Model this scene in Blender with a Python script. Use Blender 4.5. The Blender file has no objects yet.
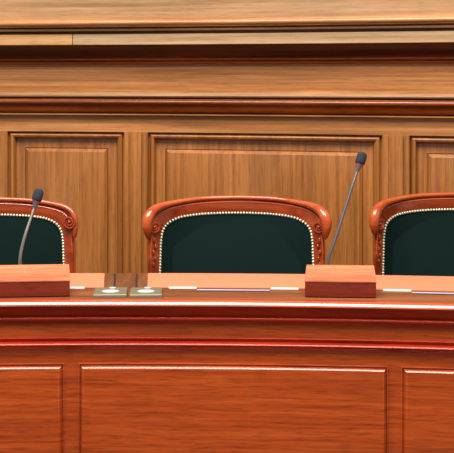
import bpy, bmesh, math, random
from mathutils import Vector, Matrix
random.seed(4)
S = bpy.context.scene
COL = S.collection
F = 1333.0          # focal length in pixels of the 454 px wide frame
CZ = 1.41           # eye height
HY = 77.0           # image row of the horizon
PI = math.pi

# ------------------------------------------------------------------ curved plans
def bench_y(x):                       # front edge of the bench, concave towards the hall
    return 3.60 - (0.08*x*x + 0.045*x)
def wall_y(x):                        # panelled wall behind, same sense of curve
    return 5.30 - (0.07*x*x + 0.27*x)
def zat(py, Y): return CZ - (py-HY)*Y/F
def xat(px, fn, off=0.0):
    x = 0.0
    for _ in range(30): x = (px-227.0)/F*(fn(x)+off)
    return x

# ------------------------------------------------------------------ materials
def new_mat(name):
    m = bpy.data.materials.new(name); m.use_nodes = True
    nt = m.node_tree; b = nt.nodes['Principled BSDF']
    return m, nt, b
def srgb(r, g, b):
    f = lambda c: (c/255/12.92) if c/255 <= .04045 else ((c/255+.055)/1.055)**2.4
    return (f(r), f(g), f(b), 1)
def wood(name, dark, mid, light, axis='X', rough=.35, coat=.0, grain=34, stretch=.05, blotch=.35, fleck=.35, bump=.05, spec=.5, detail=7, flat=False):
    m, nt, b = new_mat(name); N, L = nt.nodes, nt.links
    tc = N.new('ShaderNodeTexCoord')
    mp = N.new('ShaderNodeMapping')
    sc = {'X': (stretch, 1, 1), 'Y': (1, stretch, 1), 'Z': (1, 1, stretch)}[axis]
    mp.inputs['Scale'].default_value = sc
    if flat: mp.inputs['Scale'].default_value = (stretch, stretch, 1)      # boards seen on their upright face only
    L.new(tc.outputs['Object'], mp.inputs['Vector'])
    n1 = N.new('ShaderNodeTexNoise'); n1.inputs['Scale'].default_value = grain
    n1.inputs['Detail'].default_value = detail; n1.inputs['Roughness'].default_value = .62; n1.inputs['Distortion'].default_value = .2
    L.new(mp.outputs[0], n1.inputs['Vector'])
    cr = N.new('ShaderNodeValToRGB'); e = cr.color_ramp.elements
    e[0].position = .30; e[0].color = dark; e[1].position = .72; e[1].color = light
    x = e.new(.5); x.color = mid
    L.new(n1.outputs['Fac'], cr.inputs['Fac'])
    # broad tonal drift along the boards
    mp2 = N.new('ShaderNodeMapping'); s2 = {'X': (.13, 1, 1), 'Y': (1, .13, 1), 'Z': (1, 1, .13)}[axis]
    mp2.inputs['Scale'].default_value = (.13, .13, 1) if flat else s2; L.new(tc.outputs['Object'], mp2.inputs['Vector'])
    n2 = N.new('ShaderNodeTexNoise'); n2.inputs['Scale'].default_value = 11; n2.inputs['Detail'].default_value = 3
    n2.inputs['Distortion'].default_value = .35
    L.new(mp2.outputs[0], n2.inputs['Vector'])
    mr = N.new('ShaderNodeMapRange'); mr.inputs['From Min'].default_value = .3; mr.inputs['From Max'].default_value = .7
    mr.inputs['To Min'].default_value = 1-blotch; mr.inputs['To Max'].default_value = 1+blotch*.6
    L.new(n2.outputs['Fac'], mr.inputs['Value'])
    mx = N.new('ShaderNodeMix'); mx.data_type = 'RGBA'; mx.blend_type = 'MULTIPLY'; mx.inputs['Factor'].default_value = 1
    L.new(cr.outputs['Color'], mx.inputs['A']); L.new(mr.outputs['Result'], mx.inputs['B'])
    # pore flecks
    mp3 = N.new('ShaderNodeMapping'); s3 = {'X': (.09, 1, 1), 'Y': (1, .09, 1), 'Z': (1, 1, .09)}[axis]
    mp3.inputs['Scale'].default_value = (.09, .09, 1) if flat else s3; L.new(tc.outputs['Object'], mp3.inputs['Vector'])
    n3 = N.new('ShaderNodeTexNoise'); n3.inputs['Scale'].default_value = 190; n3.inputs['Detail'].default_value = 2
    L.new(mp3.outputs[0], n3.inputs['Vector'])
    mr3 = N.new('ShaderNodeMapRange'); mr3.inputs['From Min'].default_value = .33; mr3.inputs['From Max'].default_value = .5
    mr3.inputs['To Min'].default_value = 1-fleck; mr3.inputs['To Max'].default_value = 1
    L.new(n3.outputs['Fac'], mr3.inputs['Value'])
    mx2 = N.new('ShaderNodeMix'); mx2.data_type = 'RGBA'; mx2.blend_type = 'MULTIPLY'; mx2.inputs['Factor'].default_value = 1
    L.new(mx.outputs['Result'], mx2.inputs['A']); L.new(mr3.outputs['Result'], mx2.inputs['B'])
    L.new(mx2.outputs['Result'], b.inputs['Base Color'])
    b.inputs['Roughness'].default_value = rough; b.inputs['Coat Weight'].default_value = coat
    b.inputs['Coat Roughness'].default_value = .07; b.inputs['Specular IOR Level'].default_value = spec
    bp = N.new('ShaderNodeBump'); bp.inputs['Strength'].default_value = bump; bp.inputs['Distance'].default_value = .002
    L.new(n1.outputs['Fac'], bp.inputs['Height']); L.new(bp.outputs[0], b.inputs['Normal'])
    return m
def plain(name, col, rough=.5, metal=0, coat=0, noise=0, nscale=60, bump=0, spec=.5):
    m, nt, b = new_mat(name); N, L = nt.nodes, nt.links
    tc = N.new('ShaderNodeTexCoord'); n = N.new('ShaderNodeTexNoise'); n.inputs['Scale'].default_value = nscale
    n.inputs['Detail'].default_value = 4; L.new(tc.outputs['Object'], n.inputs['Vector'])
    mr = N.new('ShaderNodeMapRange'); mr.inputs['To Min'].default_value = 1-noise; mr.inputs['To Max'].default_value = 1+noise
    L.new(n.outputs['Fac'], mr.inputs['Value'])
    mx = N.new('ShaderNodeMix'); mx.data_type = 'RGBA'; mx.blend_type = 'MULTIPLY'; mx.inputs['Factor'].default_value = 1
    mx.inputs['A'].default_value = col; L.new(mr.outputs['Result'], mx.inputs['B'])
    L.new(mx.outputs['Result'], b.inputs['Base Color'])
    b.inputs['Roughness'].default_value = rough; b.inputs['Metallic'].default_value = metal
    b.inputs['Coat Weight'].default_value = coat; b.inputs['Specular IOR Level'].default_value = spec
    if bump:
        bp = N.new('ShaderNodeBump'); bp.inputs['Strength'].default_value = bump; bp.inputs['Distance'].default_value = .002
        L.new(n.outputs['Fac'], bp.inputs['Height']); L.new(bp.outputs[0], b.inputs['Normal'])
    return m

OAKV = wood('oak_vertical', srgb(140,80,30), srgb(168,103,46), srgb(188,122,60), 'Z', .40, .08, 60, .025, .22, .2)
OAKB = wood('oak_raised_field', srgb(140,80,30), srgb(168,103,46), srgb(188,122,60), 'Z', .40, .5, 60, .025, .22, .2)
OAKH = wood('oak_horizontal', srgb(140,84,38), srgb(178,116,62), srgb(204,144,88), 'X', .40, .05, 60, .02, .18, .16, .03, .4, 5, True)
OAKP = wood('pale_oak', srgb(142,104,68), srgb(170,130,90), srgb(190,152,112), 'X', .42, 0, 60, .02, .18, .16, .03, .4, 5, True)
OAKC = wood('cap_oak', srgb(146,90,48), srgb(182,124,74), srgb(206,152,100), 'X', .32, .3, 60, .02, .18, .16, .03, .4, 5, True)
OAKG = wood('grey_oak', srgb(146,112,76), srgb(174,140,102), srgb(196,164,126), 'X', .45, 0, 60, .02, .18, .16, .03, .4, 5, True)
OAKF = wood('warm_pale_oak', srgb(164,112,64), srgb(194,144,92), srgb(212,170,120), 'X', .42, 0, 60, .02, .18, .16, .03, .4, 5, True)
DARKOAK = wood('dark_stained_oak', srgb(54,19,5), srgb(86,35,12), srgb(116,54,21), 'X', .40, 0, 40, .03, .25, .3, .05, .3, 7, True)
REDOAK = wood('red_stained_oak', srgb(92,34,8), srgb(130,58,18), srgb(160,80,32), 'X', .25, .3, 40, .03, .25, .3, .05, .4, 7, True)
MAHO = wood('mahogany', srgb(156,58,15), srgb(184,73,20), srgb(202,91,31), 'X', .36, .9, 90, .03, .16, .30, .01, .2, 7, True)
MAHOV = wood('mahogany_vertical', srgb(156,54,14), srgb(190,74,22), srgb(210,98,36), 'Z', .36, .2, 26, .05, .2, .3, .02, .3)
MAHOP = wood('polished_mahogany', srgb(160,50,14), srgb(196,72,24), srgb(216,98,40), 'X', .22, 1.0, 26, .05, .15, .2, .0)
MAHOP.node_tree.nodes['Principled BSDF'].inputs['Coat IOR'].default_value = 1.75
MAHO.node_tree.nodes['Principled BSDF'].inputs['Coat IOR'].default_value = 1.6
MAHOR = wood('mahogany_shaded_red', srgb(136,26,3), srgb(176,42,6), srgb(196,58,14), 'X', .40, .55, 26, .05, .2, .25, .0, .15)  # same bench wood, with the shadow in the coves put into its red
DESK = wood('desk_walnut', srgb(98,52,28), srgb(138,80,46), srgb(158,98,62), 'X', .28, .2, 26, .05, .2, .25, .02)
DIVI = wood('divider_walnut', srgb(84,46,24), srgb(112,66,38), srgb(132,82,50), 'Y', .45, .0, 26, .05, .2, .25, .02, .2)
BOXW = wood('console_lit_mahogany', srgb(166,84,50), srgb(198,114,74), srgb(212,136,94), 'X', .30, .2, 30, .05, .2, .3, .02)  # box wood for the lid, lightened in colour for the light it reflects
CHW = wood('chair_lit_mahogany', srgb(156,58,22), srgb(190,82,36), srgb(208,106,54), 'X', .18, .5, 22, .10, .2, .15, .0)  # chair wood with the light on the rolled crest put into its colour
CHF = wood('chair_shaded_mahogany', srgb(128,42,16), srgb(162,64,28), srgb(184,86,42), 'X', .24, .4, 22, .10, .25, .2, .02)  # same chair wood, painted darker for the less lit face under the roll
CHS = wood('chair_stile_mahogany', srgb(126,36,12), srgb(168,62,26), srgb(194,86,40), 'Z', .22, .5, 22, .10, .25, .2, .02)
PAD = plain('peach_sheen_leather', srgb(224,132,94), .5, 0, 0, .05, 40, .04)  # brightness of reflected light is painted into this peach
GREEN = plain('green_velvet', srgb(14,33,30), .9, 0, 0, .18, 220, .12, .1)
NAIL = plain('pale_brass', srgb(226,226,196), .25, .35)
WHITE = plain('white_enamel', srgb(236,234,230), .3)
OVAL = plain('pearl_button', srgb(190,188,188), .4)
LILAC = plain('lilac_glint', srgb(206,190,216), .4, .1)  # pale lilac that imitates a highlight
PLATE = plain('champagne_metal', srgb(128,122,96), .45, .35, 0, .06, 80)
FOAM = plain('black_foam', srgb(52,54,60), .95, 0, 0, .35, 900, .8, .2)
STEM = plain('grey_gooseneck', srgb(112,112,118), .38, .7)
STEML = plain('pale_gooseneck', srgb(150,148,140), .38, .7)
RED = plain('red_ring', srgb(214,40,66), .35)
BLACK = plain('black_plastic', srgb(26,26,28), .4)
SLOT = plain('dark_slot', srgb(40,22,14), .6)
CARPET = plain('brown_carpet', srgb(96,78,62), .95, 0, 0, .2, 300, .3, .1)

# ------------------------------------------------------------------ mesh helpers
def tag(o, label=None, cat=None, group=None, kind=None):
    if label: o['label'] = label
    if cat: o['category'] = cat
    if group: o['group'] = group
    if kind: o['kind'] = kind
    return o
def empty(name, loc, rz=0, **k):
    o = bpy.data.objects.new(name, None); COL.objects.link(o); o.empty_display_size = .1
    o.location = loc; o.rotation_euler = (0, 0, rz); tag(o, **k); return o
def mesh(name, V, Fc, mat, parent=None, world=True, angle=35, smooth=True):
    """V in world coordinates (shifted to the parent's location) or local when world=False"""
    if parent is not None and world:
        l = parent.location; V = [(v[0]-l[0], v[1]-l[1], v[2]-l[2]) for v in V]
    me = bpy.data.meshes.new(name); me.from_pydata([tuple(v) for v in V], [], Fc)
    bm = bmesh.new(); bm.from_mesh(me)
    bmesh.ops.remove_doubles(bm, verts=bm.verts, dist=1e-6)
    bmesh.ops.recalc_face_normals(bm, faces=bm.faces)
    for f in bm.faces: f.smooth = smooth
    for e in bm.edges:
        if len(e.link_faces) == 2 and e.calc_face_angle(0) > math.radians(angle): e.smooth = False
    bm.to_mesh(me); bm.free()
    me.materials.append(mat)
    o = bpy.data.objects.new(name, me); COL.objects.link(o)
    if parent is not None: o.parent = parent
    return o
class MB:
    def __init__(s): s.v = []; s.f = []
    def add(s, V, Fc):
        k = len(s.v); s.v += [tuple(v) for v in V]; s.f += [tuple(i+k for i in f) for f in Fc]; return s
    def box(s, x0, x1, y0, y1, z0, z1):
        return s.add([(x, y, z) for x in (x0, x1) for y in (y0, y1) for z in (z0, z1)],
                     [(0,1,3,2),(4,6,7,5),(0,4,5,1),(2,3,7,6),(0,2,6,4),(1,5,7,3)])
    def tube(s, P, R, n=12, cap=True, up=None):
        P = [Vector(p) for p in P]
        if not hasattr(R, '__len__'): R = [R]*len(P)
        rings = []; ref = None
        for i, p in enumerate(P):
            t = (P[min(i+1, len(P)-1)]-P[max(i-1, 0)]).normalized()
            if ref is None:
                a = Vector((0, 0, 1)) if abs(t.z) < .9 else Vector((0, 1, 0))
                ref = (a - t*a.dot(t)).normalized()
            else: ref = (ref - t*ref.dot(t)).normalized()
            q = t.cross(ref); r = R[i]
            ra, rb = r if hasattr(r, '__len__') else (r, r)
            rings.append([p + ref*math.cos(2*PI*k/n)*ra + q*math.sin(2*PI*k/n)*rb for k in range(n)])
        V = [v for r in rings for v in r]; Fc = []
        for i in range(len(P)-1):
            for k in range(n):
                Fc.append((i*n+k, i*n+(k+1) % n, (i+1)*n+(k+1) % n, (i+1)*n+k))
        if cap: Fc.append(tuple(range(n))); Fc.append(tuple((len(P)-1)*n+k for k in range(n)))
        return s.add(V, Fc)
    def lathe(s, prof, M=None, n=20):
        V = []; Fc = []; k = len(prof)
        for j in range(n):
            a = 2*PI*j/n
            for r, z in prof: V.append(Vector((max(r, 1e-5)*math.cos(a), max(r, 1e-5)*math.sin(a), z)))
        for j in range(n):
            for i in range(k-1):
                Fc.append((j*k+i, ((j+1) % n)*k+i, ((j+1) % n)*k+i+1, j*k+i+1))
        if M is not None: V = [M @ v for v in V]
        return s.add(V, Fc)
    def ball(s, c, r, n=10, sc=(1, 1, 1)):
        prof = [(r*math.sin(PI*i/n), -r*math.cos(PI*i/n)) for i in range(n+1)]
        M = Matrix.Translation(c) @ Matrix.Diagonal((*sc, 1))
        return s.lathe(prof, M, 2*n)
    def build(s, name, mat, parent=None, world=True, **k): return mesh(name, s.v, s.f, mat, parent, world, **k)
def sweep(prof, x0, x1, fn, n=48):
    """closed profile of (offset away from the hall, height) swept along a curved plan"""
    V = []; Fc = []; k = len(prof)
    for i in range(n+1):
        x = x0+(x1-x0)*i/n; y = fn(x)
        for o, z in prof: V.append((x, y+o, z))
    for i in range(n):
        for j in range(k):
            Fc.append((i*k+j, i*k+(j+1) % k, (i+1)*k+(j+1) % k, (i+1)*k+j))
    Fc.append(tuple(range(k))); Fc.append(tuple(n*k+j for j in range(k)))
    return MB().add(V, Fc)
def arc(o, z, ro, rz, a0, a1, n=6):
    return [(o+ro*math.cos(math.radians(a0+(a1-a0)*i/n)), z+rz*math.sin(math.radians(a0+(a1-a0)*i/n))) for i in range(n+1)]
def panel(x0, x1, z0, z1, prof, fn, n=16, cap=True):
    """mitred rectangle of (inset, offset) rings that follows the curved plan"""
    V = []; Fc = []; m = 2*n+2
    for ins, off in prof:
        a, b, c, d = x0+ins, x1-ins, z0+ins, z1-ins
        ring = [(a+(b-a)*i/n, c) for i in range(n+1)] + [(b+(a-b)*i/n, d) for i in range(n+1)]
        V += [(x, fn(x)+off, z) for x, z in ring]
    for r in range(len(prof)-1):
        for i in range(m): Fc.append((r*m+i, r*m+(i+1) % m, (r+1)*m+(i+1) % m, (r+1)*m+i))
    def lid(base):
        for i in range(n): Fc.append((base+i, base+i+1, base+2*n+1-i-1, base+2*n+1-i))
    if cap: lid((len(prof)-1)*m)
    return MB().add(V, Fc)

# ------------------------------------------------------------------ the setting
floor = MB().box(-3.5, 3.5, -1.0, 6.2, -.1, 0).build('floor', CARPET); tag(floor, kind='structure')
WX0, WX1 = -2.3, 2.2
def wz(py, off=0.0): return zat(py, 5.30+off)
def wstruct(name, prof, mat):
    o = sweep(prof, WX0, WX1, wall_y).build(name, mat, angle=40); tag(o, kind='structure'); return o
WT = .30
# upper boarding above the cornice
wall = sweep([(.06, 0), (.20, 0), (.20, 2.7), (.06, 2.7)], WX0, WX1, wall_y).build('wall_back', OAKV); tag(wall, kind='structure')
up = sweep([(-.02, wz(22)), (.059, wz(22)), (.059, 2.65), (-.02, 2.65)], WX0, WX1, wall_y).build('upper_board', OAKP, wall)
# cornice: cap moulding, fillets, fascia
c = -.14
wstruct('trim_1', [(.05, wz(26.5, c))] + [(c+.012, wz(26.5, c)), (c-.004, wz(25.6, c))] + arc(c+.012, wz(21.8, c), .024, .013, 250, 110, 7)
        + [(c+.016, wz(18, c)), (c+.03, wz(16.6, c)), (c+.055, wz(15.2, c)), (.05, wz(15.2, c))], OAKC)
wstruct('trim_2', [(.05, wz(29.8, c)), (c+.014, wz(29.8, c)), (c+.010, wz(28.6, c)), (c+.014, wz(27.4, c)), (c+.04, wz(26.4, c)), (.05, wz(26.4, c))], OAKG)
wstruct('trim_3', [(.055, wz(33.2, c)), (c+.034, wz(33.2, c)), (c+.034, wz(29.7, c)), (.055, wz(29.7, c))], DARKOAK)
FAS = [(.05, wz(43.8, c)), (c+.022, wz(43.8, c)), (c+.020, wz(33.1, c)), (.05, wz(33.1, c))]
XJ = xat(72, wall_y, c)
tag(sweep(FAS, WX0, XJ-.0015, wall_y, 20).build('trim_4', OAKF), kind='structure')
tag(sweep(FAS, XJ+.0015, WX1, wall_y, 36).build('trim_10', OAKG), kind='structure')
# dark cove under the fascia
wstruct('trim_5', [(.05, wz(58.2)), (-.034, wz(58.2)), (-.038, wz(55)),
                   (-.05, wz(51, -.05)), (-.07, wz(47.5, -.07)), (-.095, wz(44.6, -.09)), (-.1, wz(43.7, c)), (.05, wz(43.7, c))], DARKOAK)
wstruct('trim_11', [(.05, wz(64)), (-.014, wz(64)), (-.022, wz(63.2)), (-.026, wz(62.2)), (-.022, wz(61.4)), (-.020, wz(60.8)), (-.032, wz(60.2)), (-.038, wz(59.2)), (-.036, wz(58.25)), (.05, wz(58.25))], REDOAK)
# frieze board, small ledge moulding, dark red half-round rail
wstruct('trim_6', [(.05, wz(93)), (0, wz(93)), (0, wz(63.9)), (.05, wz(63.9))], OAKH)
wstruct('trim_7', [(.05, wz(97.3)), (-.012, wz(97.3)), (-.016, wz(96)), (-.010, wz(94)), (-.002, wz(92.9)), (.05, wz(92.9))], OAKP)
r = -.055
wstruct('trim_8', [(.05, wz(113.2, r)), (r+.026, wz(113.2, r)), (r+.016, wz(110, r)), (r+.014, wz(106.5, r)), (r+.010, wz(105.5, r))]
        + arc(r+.012, wz(102.6, r), .014, .011, 240, 110, 7) + [(r+.03, wz(99.4, r)), (.05, wz(99.2, r))], REDOAK)
wstruct('trim_9', [(.05, wz(116.4)), (-.02, wz(116.4)), (-.026, wz(115.4)), (-.02, wz(114)), (-.008, wz(113)), (.05, wz(113))], OAKH)
# panelling: rails, stiles, framed raised panels
ZT, ZB = wz(133), .22
rail = sweep([(.055, ZT), (0, ZT), (0, wz(116.2)), (.055, wz(116.2))], WX0, WX1, wall_y).build('top_rail', OAKH, wall)
sweep([(.055, .12), (0, .12), (0, ZB), (.055, ZB)], WX0, WX1, wall_y).build('bottom_rail', OAKH, wall)
base = sweep([(.055, .001), (-.02, .001), (-.02, .105), (-.008, .12), (.055, .12)], WX0, WX1, wall_y).build('baseboard_back', OAKH); tag(base, kind='structure')
X = lambda p: xat(p, wall_y)
edges = [(-2.2, X(-20)), (X(7.5), X(124)), (X(148), X(382.5)), (X(409.5), X(409.5)+.95), (X(409.5)+1.06, 2.15)]
prev = WX0
for i, (a, b_) in enumerate(edges + [(WX1, None)]):
    n = 4
    st = sweep([(.055, ZB), (0, ZB), (0, ZT), (.055, ZT)], prev, a, wall_y, 6).build('stile', OAKV, wall)
    if i in (2, 3, 4):                                    # proud middle strip of the wide stiles
        w = a-prev; p0 = prev+w*.31; p1 = prev+w*.73
        sweep([(0, ZB), (-.013, ZB), (-.013, ZT), (0, ZT)], p0, p1, wall_y, 6).build('stile_strip', OAKV, wall)
        sweep([(0, ZB), (-.009, ZB), (-.009, ZT), (0, ZT)], prev+w*.02, prev+w*.20, wall_y, 6).build('stile_strip', OAKV, wall)
        sweep([(0, ZB), (-.009, ZB), (-.009, ZT), (0, ZT)], prev+w*.84, prev+w*.98, wall_y, 6).build('stile_strip', OAKV, wall)
    if b_ is None: break
    panel(a, b_, ZB, ZT, [(0, 0), (.001, .020), (.006, .022), (.010, .010), (.016, .006), (.023, .010), (.029, .024), (.032, .04)], wall_y, cap=False).build('panel_moulding', OAKV, wall)
    m1 = .072
    panel(a+.028, b_-.028, ZB+.028, ZT-.028, [(0, .04), (m1-.032, .04), (m1-.030, .045), (m1-.028, .036), (m1-.016, .026), (m1-.014, .026)], wall_y).build('raised_panel', OAKB, wall)
    prev = b_

# ------------------------------------------------------------------ the bench
BX0, BX1 = -1.32, 1.35
DT = .80
bench = empty('dais_bench', (0, 3.9, 0), label='long curved mahogany bench with panelled front filling the foreground', cat='bench')
def bz(py, off=0.0): return zat(py, 3.60+off)
def bpart(name, prof, mat, **k): return sweep(prof, BX0, BX1, bench_y, 56).build(name, mat, bench, angle=40, **k)
bpart('desktop', [(.035, DT-.03), (.54, DT-.03), (.54, DT), (.06, DT), (.035, DT-.004)], DESK)
bpart('edge_nosing', [(.05, bz(308)), (.008, bz(308)), (.003, bz(307))] + [(0, bz(306.4)), (.0006, bz(305.6)), (.0022, bz(304.6)), (.0046, bz(303.5)), (.0075, bz(302.5)), (.0110, bz(301.7)), (.016, DT-.0052), (.022, DT-.0046)]
      + [(.028, DT-.0035), (.034, DT-.001), (.04, DT+.0005), (.062, DT+.0005), (.062, bz(308))], MAHOP)
bpart('edge_moulding', [(.08, bz(324.5, .03)), (.031, bz(324.5, .03)), (.030, bz(321.5, .02))] + arc(.026, bz(319.4, .02), .007, .006, 250, 110, 5)
      + [(.026, bz(317, .02)), (.024, bz(316.5, .02)), (.018, bz(313, .015)), (.012, bz(308.1)), (.08, bz(308.1))], MAHOR)
bpart('frieze', [(.10, bz(338, .03)), (.034, bz(338, .03)), (.034, bz(324.6, .03)), (.10, bz(324.6, .03))], MAHO)
bpart('bead_moulding', [(.10, bz(350, .03)), (.034, bz(350, .03)), (.030, bz(347.5, .03)), (.024, bz(346, .025))] + [(.0195, bz(345.4, .022)), (.0205, bz(344.6, .022)), (.0226, bz(343.9, .022)), (.0252, bz(343.2, .022)), (.0280, bz(342.8, .022))]
      + [(.033, bz(341.6, .03)), (.029, bz(339.6, .03)), (.028, bz(338.4, .03)), (.033, bz(337.4, .03)), (.10, bz(337.4, .03))], MAHOR)
bpart('carcass', [(.12, .0), (.034, .0), (.034, bz(349.9, .03)), (.12, bz(349.9, .03))], MAHO)
bpart('plinth', [(.034, .001), (.012, .001), (.012, .10), (.018, .11), (.034, .115)], MAHOR)
BXp = lambda p: xat(p, bench_y, .03)
pz1 = bz(363.4, .03)
pw = BXp(388.2)-BXp(78.5)
for a, b_ in ((BXp(64.5)-pw, BXp(64.5)), (BXp(78.5), BXp(388.2)), (BXp(401), BXp(401)+pw)):
    panel(a, b_, .16, pz1, [(0, .034), (.0004, .0300), (.0026, .0292), (.0040, .0334), (.0060, .0335), (.0070, .0325), (.0072, .0235), (.0084, .0216), (.0104, .0194), (.0122, .0178), (.0142, .0168), (.0150, .0168)], bench_y).build('front_panel', MAHO, bench, angle=30)
for x0, x1 in ((BX0, BX0+.04), (BX1-.04, BX1)):
    sweep([(.12, 0), (.52, 0), (.52, DT-.03), (.12, DT-.03)], x0, x1, bench_y, 2).build('end_panel', MAHOV, bench)

# writing surfaces: lines across the desk run radially, so they splay towards the back
def slab(x0, x1, o0, o1, z0, z1, n=12):
    V = []; Fc = []
    for i in range(n+1):
        x = x0+(x1-x0)*i/n
        for o, z in ((o0, z0), (o1, z0), (o1, z1), (o0, z1)):
            xx = x*(1+(o-.25)/4.2); V.append((xx, bench_y(x)+o, z))
    for i in range(n):
        for j in range(4): Fc.append((i*4+j, i*4+(j+1) % 4, (i+1)*4+(j+1) % 4, (i+1)*4+j))
    Fc += [(0, 1, 2, 3), tuple(n*4+j for j in range(4))]
    return MB().add(V, Fc)
def dX(px, Y): return (px-227)/F*Y
e1, e2, e3, e4 = dX(104, 3.86), dX(147.5, 3.86), dX(322, 3.86), dX(364, 3.83)
for a, b_, cen in ((e1-.5, e1, dX(19, 3.84)), (e2, e3, dX(233.5, 3.84)), (e4, e4+.5, dX(449, 3.80))):
    slab(a, b_, .255, .532, DT-.001, DT+.0012).build('writing_pad', PAD, bench)
    for s in (-1, 1):
        p0, p1 = cen+s*.107, cen+s*.187
        slab(min(p0, p1), max(p0, p1), .236, .262, DT-.001, DT+.0018, 4).build('hinge_plate', WHITE, bench)
    slab(cen-.105, cen+.104, .192, .232, DT-.001, DT+.0006, 6).build('pen_groove', SLOT, bench)
    slab(cen-.105, cen+.104, .205, .220, DT-.001, DT+.0016, 6).build('groove_glint', LILAC, bench)  # strip coloured as the highlight along the groove rim
for a, b_ in ((e1, e2), (e3, e4)):
    w = b_-a
    slab(a, b_, .252, .531, DT-.001, DT+.0005, 4).build('divider_groove', SLOT, bench)
    for q0, q1 in ((.0, .225), (.265, .725), (.765, 1.0)):
        slab(a+w*q0+.0006, a+w*q1-.0006, .25, .533, DT-.001, DT+.0013, 4).build('divider_board', DIVI, bench)

# ------------------------------------------------------------------ console boxes and what stands on the desk
def console(x0, x1, yf, rz, label):
    t = empty('console_box', ((x0+x1)/2, yf, DT+.0020), rz=rz, label=label, cat='console box', group='wooden microphone boxes on the desk')
    w = (x1-x0)/2
    prof = [(0, .0006), (.14, .0006), (.14, .060), (.104, .060), (.092, .0735), (.088, .0745), (.003, .0435), (0, .041)]
    def ext(pr, a, b_):
        k = len(pr)
        return MB().add([(x-math.copysign(.05*o, x), o, z) for x in (a, b_) for o, z in pr],
                        [tuple(range(k)), tuple(range(k, 2*k))] + [(j, (j+1) % k, k+(j+1) % k, k+j) for j in range(k)])
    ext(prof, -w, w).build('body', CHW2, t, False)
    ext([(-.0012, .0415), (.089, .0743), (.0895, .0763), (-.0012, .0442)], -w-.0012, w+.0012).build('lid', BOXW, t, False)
    return t
CHW2 = wood('console_shaded_mahogany', srgb(92,22,6), srgb(124,36,12), srgb(144,50,20), 'X', .34, .1, 30, .05, .2, .3, .02)  # same box wood as the lid, painted darker for the less lit body
yfR = 3.68; yfL = 3.685
boxR = console(dX(305, yfR), dX(376, yfR), yfR, -.075, 'reddish wooden microphone box with sloped lid, between the middle and right chairs')
boxL = console(dX(-36, yfL), dX(69.5, yfL), yfL, .11, 'reddish wooden microphone box cut by the left edge, in front of the left chair')

def mic(bx, by, pts, head, stem_mat, label):
    z0 = DT+.0622
    t = empty('gooseneck_microphone', (bx, by, z0), label=label, cat='microphone', group='gooseneck microphones on the boxes')
    P = [Vector((bx, by, z0+.002))]
    for px, py, Y in pts: P.append(Vector((dX(px, Y), Y, zat(py, Y))))
    # smooth the polyline
    Q = []
    for i in range(len(P)-1):
        p0, p1, p2, p3 = P[max(i-1, 0)], P[i], P[i+1], P[min(i+2, len(P)-1)]
        for s in range(6):
            u = s/6
            Q.append(.5*((2*p1)+(p2-p0)*u+(2*p0-5*p1+4*p2-p3)*u*u+(3*p1-p0-3*p2+p3)*u**3))
    Q.append(P[-1])
    l = Vector(t.location)
    MB().lathe([(0, .0003), (.011, .0003), (.011, .002), (.006, .003), (.006, .005), (0, .005)]).build('base_flange', BLACK, t, False)
    n = len(Q)
    MB().tube([q-l for q in Q], [.0050-.0014*i/n for i in range(n)], 12).build('stem', stem_mat, t, False)
    d = (Vector((dX(head[0], head[2]), head[2], zat(head[1], head[2])))-P[-1]).normalized()
    M = Matrix.Translation(P[-1]-l) @ d.to_track_quat('Z', 'Y').to_matrix().to_4x4()
    MB().lathe([(0, -.012), (.0042, -.012), (.0052, -.004), (.0095, .012), (.0095, .013), (0, .013)], M).build('collar', STEM, t, False)
    MB().lathe([(0, .0128), (.0102, .0128), (.0108, .0140), (.0104, .0162), (0, .0162)], M).build('light_ring', RED, t, False)
    MB().lathe([(0, .0150), (.0120, .0150), (.0143, .018), (.0148, .025), (.0146, .040), (.0132, .046), (.009, .0505), (.004, .052), (0, .0523)], M, 24).build('windscreen', FOAM, t, False)
    return t
bxr = dX(328.5, 3.808)
mic(bxr, 3.808, [(329.2, 257, 3.81), (332.6, 247, 3.812), (338, 231, 3.82), (345.3, 208, 3.835), (352.5, 185.5, 3.85), (358, 169, 3.865)],
    (362.6, 154, 3.875), STEM, 'black gooseneck microphone with dark grey stem, rising beside the middle chair')
bxl = dX(20, 3.815)
mic(bxl, 3.815, [(20.2, 258, 3.812), (22.0, 247, 3.814), (25.5, 234, 3.82), (30.3, 219.5, 3.835), (34.8, 206, 3.85)],
    (38.6, 193, 3.86), STEML, 'black gooseneck microphone with pale grey stem, standing in front of the left chair')

def plate(px0, px1, label):
    Y0, Y1 = 3.672, 3.80
    x0, x1 = dX(px0, 3.68), dX(px1, 3.68); w = (x1-x0)/2; h = (Y1-Y0)/2
    t = empty('control_plate', ((x0+x1)/2, (Y0+Y1)/2, DT+.0005), rz=.05, label=label, cat='control plate', group='metal plates on the desk edge')
    b = MB()
    ring = lambda ins, z: [(-w+ins, -h+ins, z), (w-ins, -h+ins, z), (w-ins, h-ins, z), (-w+ins, h-ins, z)]
    V = ring(0, 0)+ring(0, .0085)+ring(.0015, .010)
    b.add(V, [(0, 1, 2, 3), (8, 9, 10, 11)]+[(r*4+i, r*4+(i+1) % 4, r*4+4+(i+1) % 4, r*4+4+i) for r in (0, 1) for i in range(4)])
    b.build('plate', PLATE, t, False)
    M = Matrix.Translation((0, -.008, .0099)) @ Matrix.Diagonal((1, 1.05, 1, 1))
    MB().lathe([(0, 0), (.024, 0), (.024, .0012), (.022, .002), (0, .0022)], M, 28).build('oval_button', OVAL, t, False)
    MB().lathe([(0, 0), (.010, 0), (.010, .002), (.008, .003), (0, .003)], Matrix.Translation((.004, .048, .0099))).build('small_button', OVAL, t, False)
    return t
plate(92, 125.6, 'champagne metal control plate with white oval, left one of the pair')
plate(128.6, 161, 'champagne metal control plate with white oval, right one of the pair')

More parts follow.
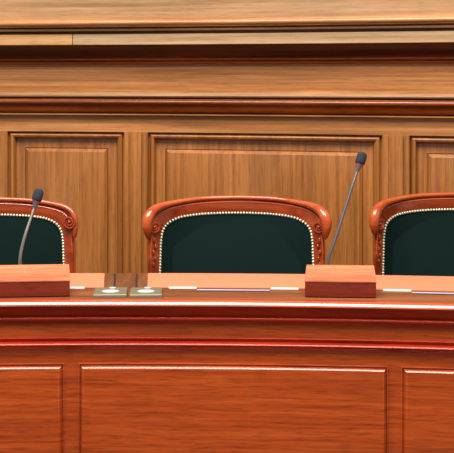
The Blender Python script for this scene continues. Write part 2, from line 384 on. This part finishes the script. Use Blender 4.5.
# ------------------------------------------------------------------ the chairs
CY = 4.60; CCX = 236.5
def dep(u): return -.150*(min(abs(u), .33)/.315)**2.5
def loc(px, py, extra=0):                           # outline measured on the left half of the middle chair
    u = 0
    for _ in range(40): u = (px-CCX)/F*(CY+dep(u)+extra)
    return (u, zat(py, CY+dep(u)+extra))
def resample(P, n):
    P = [Vector(p) for p in P]; Q = []
    for i in range(len(P)-1):
        p0, p1, p2, p3 = P[max(i-1, 0)], P[i], P[i+1], P[min(i+2, len(P)-1)]
        for s in range(8):
            u = s/8
            Q.append(.5*((2*p1)+(p2-p0)*u+(2*p0-5*p1+4*p2-p3)*u*u+(3*p1-p0-3*p2+p3)*u**3))
    Q.append(P[-1])
    L = [0]
    for i in range(1, len(Q)): L.append(L[-1]+(Q[i]-Q[i-1]).length)
    R = []; j = 0
    for k in range(n):
        t = L[-1]*k/(n-1)
        while j < len(L)-2 and L[j+1] < t: j += 1
        R.append(Q[j].lerp(Q[j+1], (t-L[j])/max(L[j+1]-L[j], 1e-9)))
    return R
def mirror(P): return [Vector(p) for p in P] + [Vector((-p[0],)+tuple(p[1:])) for p in reversed(P[:-1])]
SEATZ = .50
inner_half = [(loc(160, 272)[0], SEATZ), (loc(160, 272)[0], .62), loc(160, 272), loc(160.6, 250), loc(161, 241), loc(162.7, 231), loc(167.5, 223.5), loc(178.6, 217.5), loc(196, 214.4), loc(215, 213), (0, loc(236.5, 212.6)[1])]
roll_half = [loc(148.5, 239), loc(147.6, 232), loc(147, 224), loc(148.5, 216.5), loc(153, 210.5), loc(161, 206), loc(175, 202.3), loc(196, 199), loc(215, 197.7), (0, loc(236.5, 197.2)[1])]
stile_half = [(loc(148, 272)[0], SEATZ-.06), (loc(148, 272)[0], .62), loc(148, 272), loc(148, 250), loc(149, 238), loc(149.5, 226), loc(152, 216), loc(160, 209), loc(175, 204), loc(196, 200.5), loc(215, 199), (0, loc(236.5, 198.6)[1])]
NI = 45
inner = mirror(resample(inner_half, NI)); outer = mirror(resample(stile_half, NI)); 

def make_chair(bend=1.0, knuckle=1.0, volute=.9):
    def wrap(u, z, off=0): return (u, bend*dep(u)+off, z)    # bend the flat outline into the barrel back
    def face_off(s):
        T = [(0, -.008), (.3, -.0105), (.7, -.0125), (.84, -.0115), (.88, -.003), (1, 0)]
        for (s0, a), (s1, b) in zip(T, T[1:]):
            if s <= s1+1e-9: return a+(b-a)*(s-s0)/(s1-s0)
    t = empty('armchair', (0, 0, 0))
    # show frame between roll and upholstery
    V = []; Fc = []; rows = 26; m = len(inner)
    for i in range(m):
        a, b = inner[i], outer[i]
        for j in range(rows):
            s = j/(rows-1); p = a.lerp(b, s)
            V.append(wrap(p.x, p.y, face_off(s)))
        for j in range(rows):
            s = 1-j/(rows-1); p = a.lerp(b, s)
            V.append(wrap(p.x, p.y, .022))
    k = rows*2
    for i in range(m-1):
        for j in range(k): Fc.append((i*k+j, i*k+(j+1) % k, (i+1)*k+(j+1) % k, (i+1)*k+j))
    Fc += [tuple(range(k)), tuple((m-1)*k+j for j in range(k))]
    mesh('back_frame', V, Fc, CHF, t, False, angle=50)
    # rolled crest rail, swelling to a knuckle at both ends
    half = resample([(p[0], p[1]) for p in roll_half], 36)
    path = mirror(half); n = len(path); P = []; R = []
    for i, p in enumerate(path):
        s = min(i, n-1-i)/(n//2)                    # 0 at the ends, 1 in the middle
        prof = [(0, .004), (.03, .010), (.09, .0165), (.17, .0195), (.26, .0165), (.34, .0122), (.44, .0088), (.55, .0078), (1, .0072)]
        for (s0, r0), (s1, r1) in zip(prof, prof[1:]):
            if s0 <= s <= s1: rr = r0+(r1-r0)*(s-s0)/(s1-s0); break
        rr = rr if rr < .0078 else .0078+(rr-.0078)*knuckle
        P.append(wrap(p.x, p.y, -.0095-.3*max(0, rr-.0078))); R.append(rr)
    MB().tube(P, R, 16).build('crest_rail', CHW, t, False, angle=60)
    # thin bead under the roll
    bead = [wrap(a.lerp(b, .78).x, a.lerp(b, .78).y, -.0125) for a, b in zip(inner[20:-20], outer[20:-20])]
    MB().tube(bead, .0018, 8).build('bead', CHW, t, False)
    # carved scroll and leaves on each end
    for sgn in (-1, 1):
        cu, cz = loc(155, 226.5) if bend > .8 else (-.279, loc(155, 226)[1]+.014)
        b = MB(); sp = []
        for q in range(44):
            a = q/43*2*PI*2.1; rr = (.0200 if bend > .8 else .0225)*(1-q/43*.82)
            u = cu+rr*math.cos(a+2.2)*volute; z = cz+rr*math.sin(a+2.2)*1.05
            sp.append(wrap(-sgn*u if sgn > 0 else u, z, -.0205))
        b.tube(sp, [.0042-.0012*q/43 for q in range(44)], 8)
        b.ball(wrap(-cu if sgn > 0 else cu, cz, -.021), .005)
        b.build('carved_scroll', CHS, t, False)
        lf = MB()
        for q, (px, py, w) in enumerate(() if bend < .8 else ((154.2, 240, 1.), (155.6, 246, .9), (153.6, 252, .85), (155.2, 258, .75), (153.6, 264, .6))):
            u, z = loc(px, py)
            lf.ball(wrap(-u if sgn > 0 else u, z, -.016), .0095*w, 7, (.55, .55, 1.1))
        if lf.v: lf.build('carved_leaf', CHS, t, False)
    # upholstered pad, bulging towards the sitter
    V = []; Fc = []; K = 26; cx = Vector((0, .74))
    pts = [Vector(p) for p in inner]
    for i in range(m):
        for j in range(K+1):
            s = j/K; tgt = Vector((pts[i].x*.04, .66+(pts[i].y-.66)*.05))
            p = pts[i].lerp(tgt, s)
            V.append(wrap(p.x, p.y, -.008 - .009*(1-(1-s)**2.2)))
    for i in range(m-1):
        for j in range(K): Fc.append((i*(K+1)+j, i*(K+1)+j+1, (i+1)*(K+1)+j+1, (i+1)*(K+1)+j))
    core = [i*(K+1)+K for i in range(m)]; Fc.append(tuple(core))
    nb = len(V)
    for i in range(m): V.append(wrap(pts[i].x, pts[i].y, .020))
    for i in range(m-1): Fc.append((i*(K+1), (i+1)*(K+1), nb+i+1, nb+i))
    Fc.append(tuple(nb+i for i in range(m)))
    bl = [j for j in range(K+1)] + [ (m-1)*(K+1)+j for j in range(K, -1, -1)] + [nb+m-1, nb]
    Fc.append(tuple(bl))
    mesh('back_upholstery', V, Fc, GREEN, t, False, angle=70)
    # dome nails round the upholstery
    full = mirror(resample([(inner_half[1][0], .69)] + inner_half[2:], 60)); L = [0]
    for i in range(1, len(full)): L.append(L[-1]+(full[i]-full[i-1]).length)
    cnt = 92; me = None
    for q in range(cnt):
        s = L[-1]*(q+.5)/cnt; i = max(k_ for k_ in range(len(L)-1) if L[k_] <= s)
        p = full[i].lerp(full[i+1], (s-L[i])/(L[i+1]-L[i]))
        c_ = wrap(p.x, p.y, -.0105)
        if me is None:
            o = MB().ball((0, 0, 0), .0043, 6, (1, .7, 1)).build('upholstery_nail', NAIL, t, False); me = o
            o.location = c_
        else:
            o = me.copy(); COL.objects.link(o); o.parent = t; o.location = c_
    # seat, arms and legs behind the desk
    b = MB(); prs = []
    for z, g in ((.40, .0), (.47, .0), (.50, -.012), (.505, -.05)):
        ring = []
        for q in range(28):
            a = 2*PI*q/28; ca, sa = math.cos(a), math.sin(a)
            ex = lambda v: math.copysign(abs(v)**.55, v)
            ring.append(((.25+g)*ex(ca), -.22+(.21+g)*ex(sa), z))
        prs.append(ring)
    V = [p for r_ in prs for p in r_]
    Fc = [(i*28+q, i*28+(q+1) % 28, (i+1)*28+(q+1) % 28, (i+1)*28+q) for i in range(3) for q in range(28)]
    Fc += [tuple(range(28)), tuple(3*28+q for q in range(28))]
    mesh('seat_cushion', V, Fc, GREEN, t, False, angle=60)
    MB().box(-.26, .26, -.43, .005, .345, .399).build('seat_frame', CHW, t, False)
    for sg in (-1, 1):
        MB().tube([(sg*.292, -.125, .66), (sg*.300, -.2, .655), (sg*.302, -.30, .64), (sg*.298, -.37, .635), (sg*.296, -.395, .63)],
                  [(.014, .022), (.014, .024), (.015, .026), (.017, .028), (.010, .015)], 12).build('armrest', CHW, t, False)
        MB().tube([(sg*.295, -.36, .625), (sg*.285, -.35, .53), (sg*.27, -.36, .44), (sg*.268, -.37, .36)], [.014, .018, .019, .02], 10).build('arm_post', CHS, t, False)
        MB().tube([(sg*.235, -.395, .345), (sg*.24, -.40, .25), (sg*.238, -.40, .1), (sg*.24, -.405, .001)], [.028, .024, .018, .015], 10).build('leg', CHS, t, False)
        MB().tube([(sg*.235, -.03, .345), (sg*.24, -.015, .2), (sg*.25, .03, .001)], [.026, .021, .016], 10).build('leg', CHS, t, False)
    return t
chair = make_chair()
def dup(root):
    r_ = root.copy(); COL.objects.link(r_)
    for ch in list(root.children):
        c_ = ch.copy(); COL.objects.link(c_); c_.parent = r_
    return r_
spots = [(chair, dX(CCX, CY), CY, 0, 'green upholstered mahogany armchair shown whole in the middle of the bench'),
         (make_chair(.35, .15, 1.0), dX(-13, 4.54)+.008, 4.54, 0, 'green upholstered mahogany armchair cut by the left edge, behind the left microphone'),
         (dup(chair), .784, 4.72, .11, 'green upholstered mahogany armchair cut by the right edge, right of the taller microphone')]
for o, x, y, a, lab in spots:
    o.location = (x, y, 0); o.rotation_euler = (0, 0, a)
    tag(o, lab, 'chair', 'green armchairs along the bench')

# ------------------------------------------------------------------ light of the hall
w = bpy.data.worlds.new('hall'); S.world = w; w.use_nodes = True
bg = w.node_tree.nodes['Background']; bg.inputs[0].default_value = (1.0, .97, .93, 1); bg.inputs[1].default_value = .45
def area(name, loc_, target, sx, sy, power, col=(1, .97, .93)):
    d = bpy.data.lights.new(name, 'AREA'); d.shape = 'RECTANGLE'; d.size = sx; d.size_y = sy; d.energy = power; d.color = col
    o = bpy.data.objects.new(name, d); COL.objects.link(o); o.location = loc_
    o.rotation_euler = (Vector(target)-Vector(loc_)).to_track_quat('-Z', 'Y').to_euler(); return o
area('ceiling_lamp', (-.5, 2.35, 4.4), (-.2, 4.0, .8), 3.6, 2.2, 370)

# ------------------------------------------------------------------ camera
cd = bpy.data.cameras.new('camera'); cam = bpy.data.objects.new('camera', cd); COL.objects.link(cam)
cam.location = (0, 0, CZ); cam.rotation_euler = (PI/2, 0, 0)
cd.sensor_width = 36; cd.lens = F/454*36; cd.shift_y = -(226.5-HY)/454; cd.clip_start = .05
S.camera = cam
v = S.view_settings; v.view_transform = 'Standard'; v.look = 'None'; v.gamma = 1; v.exposure = 0; v.use_curve_mapping = False
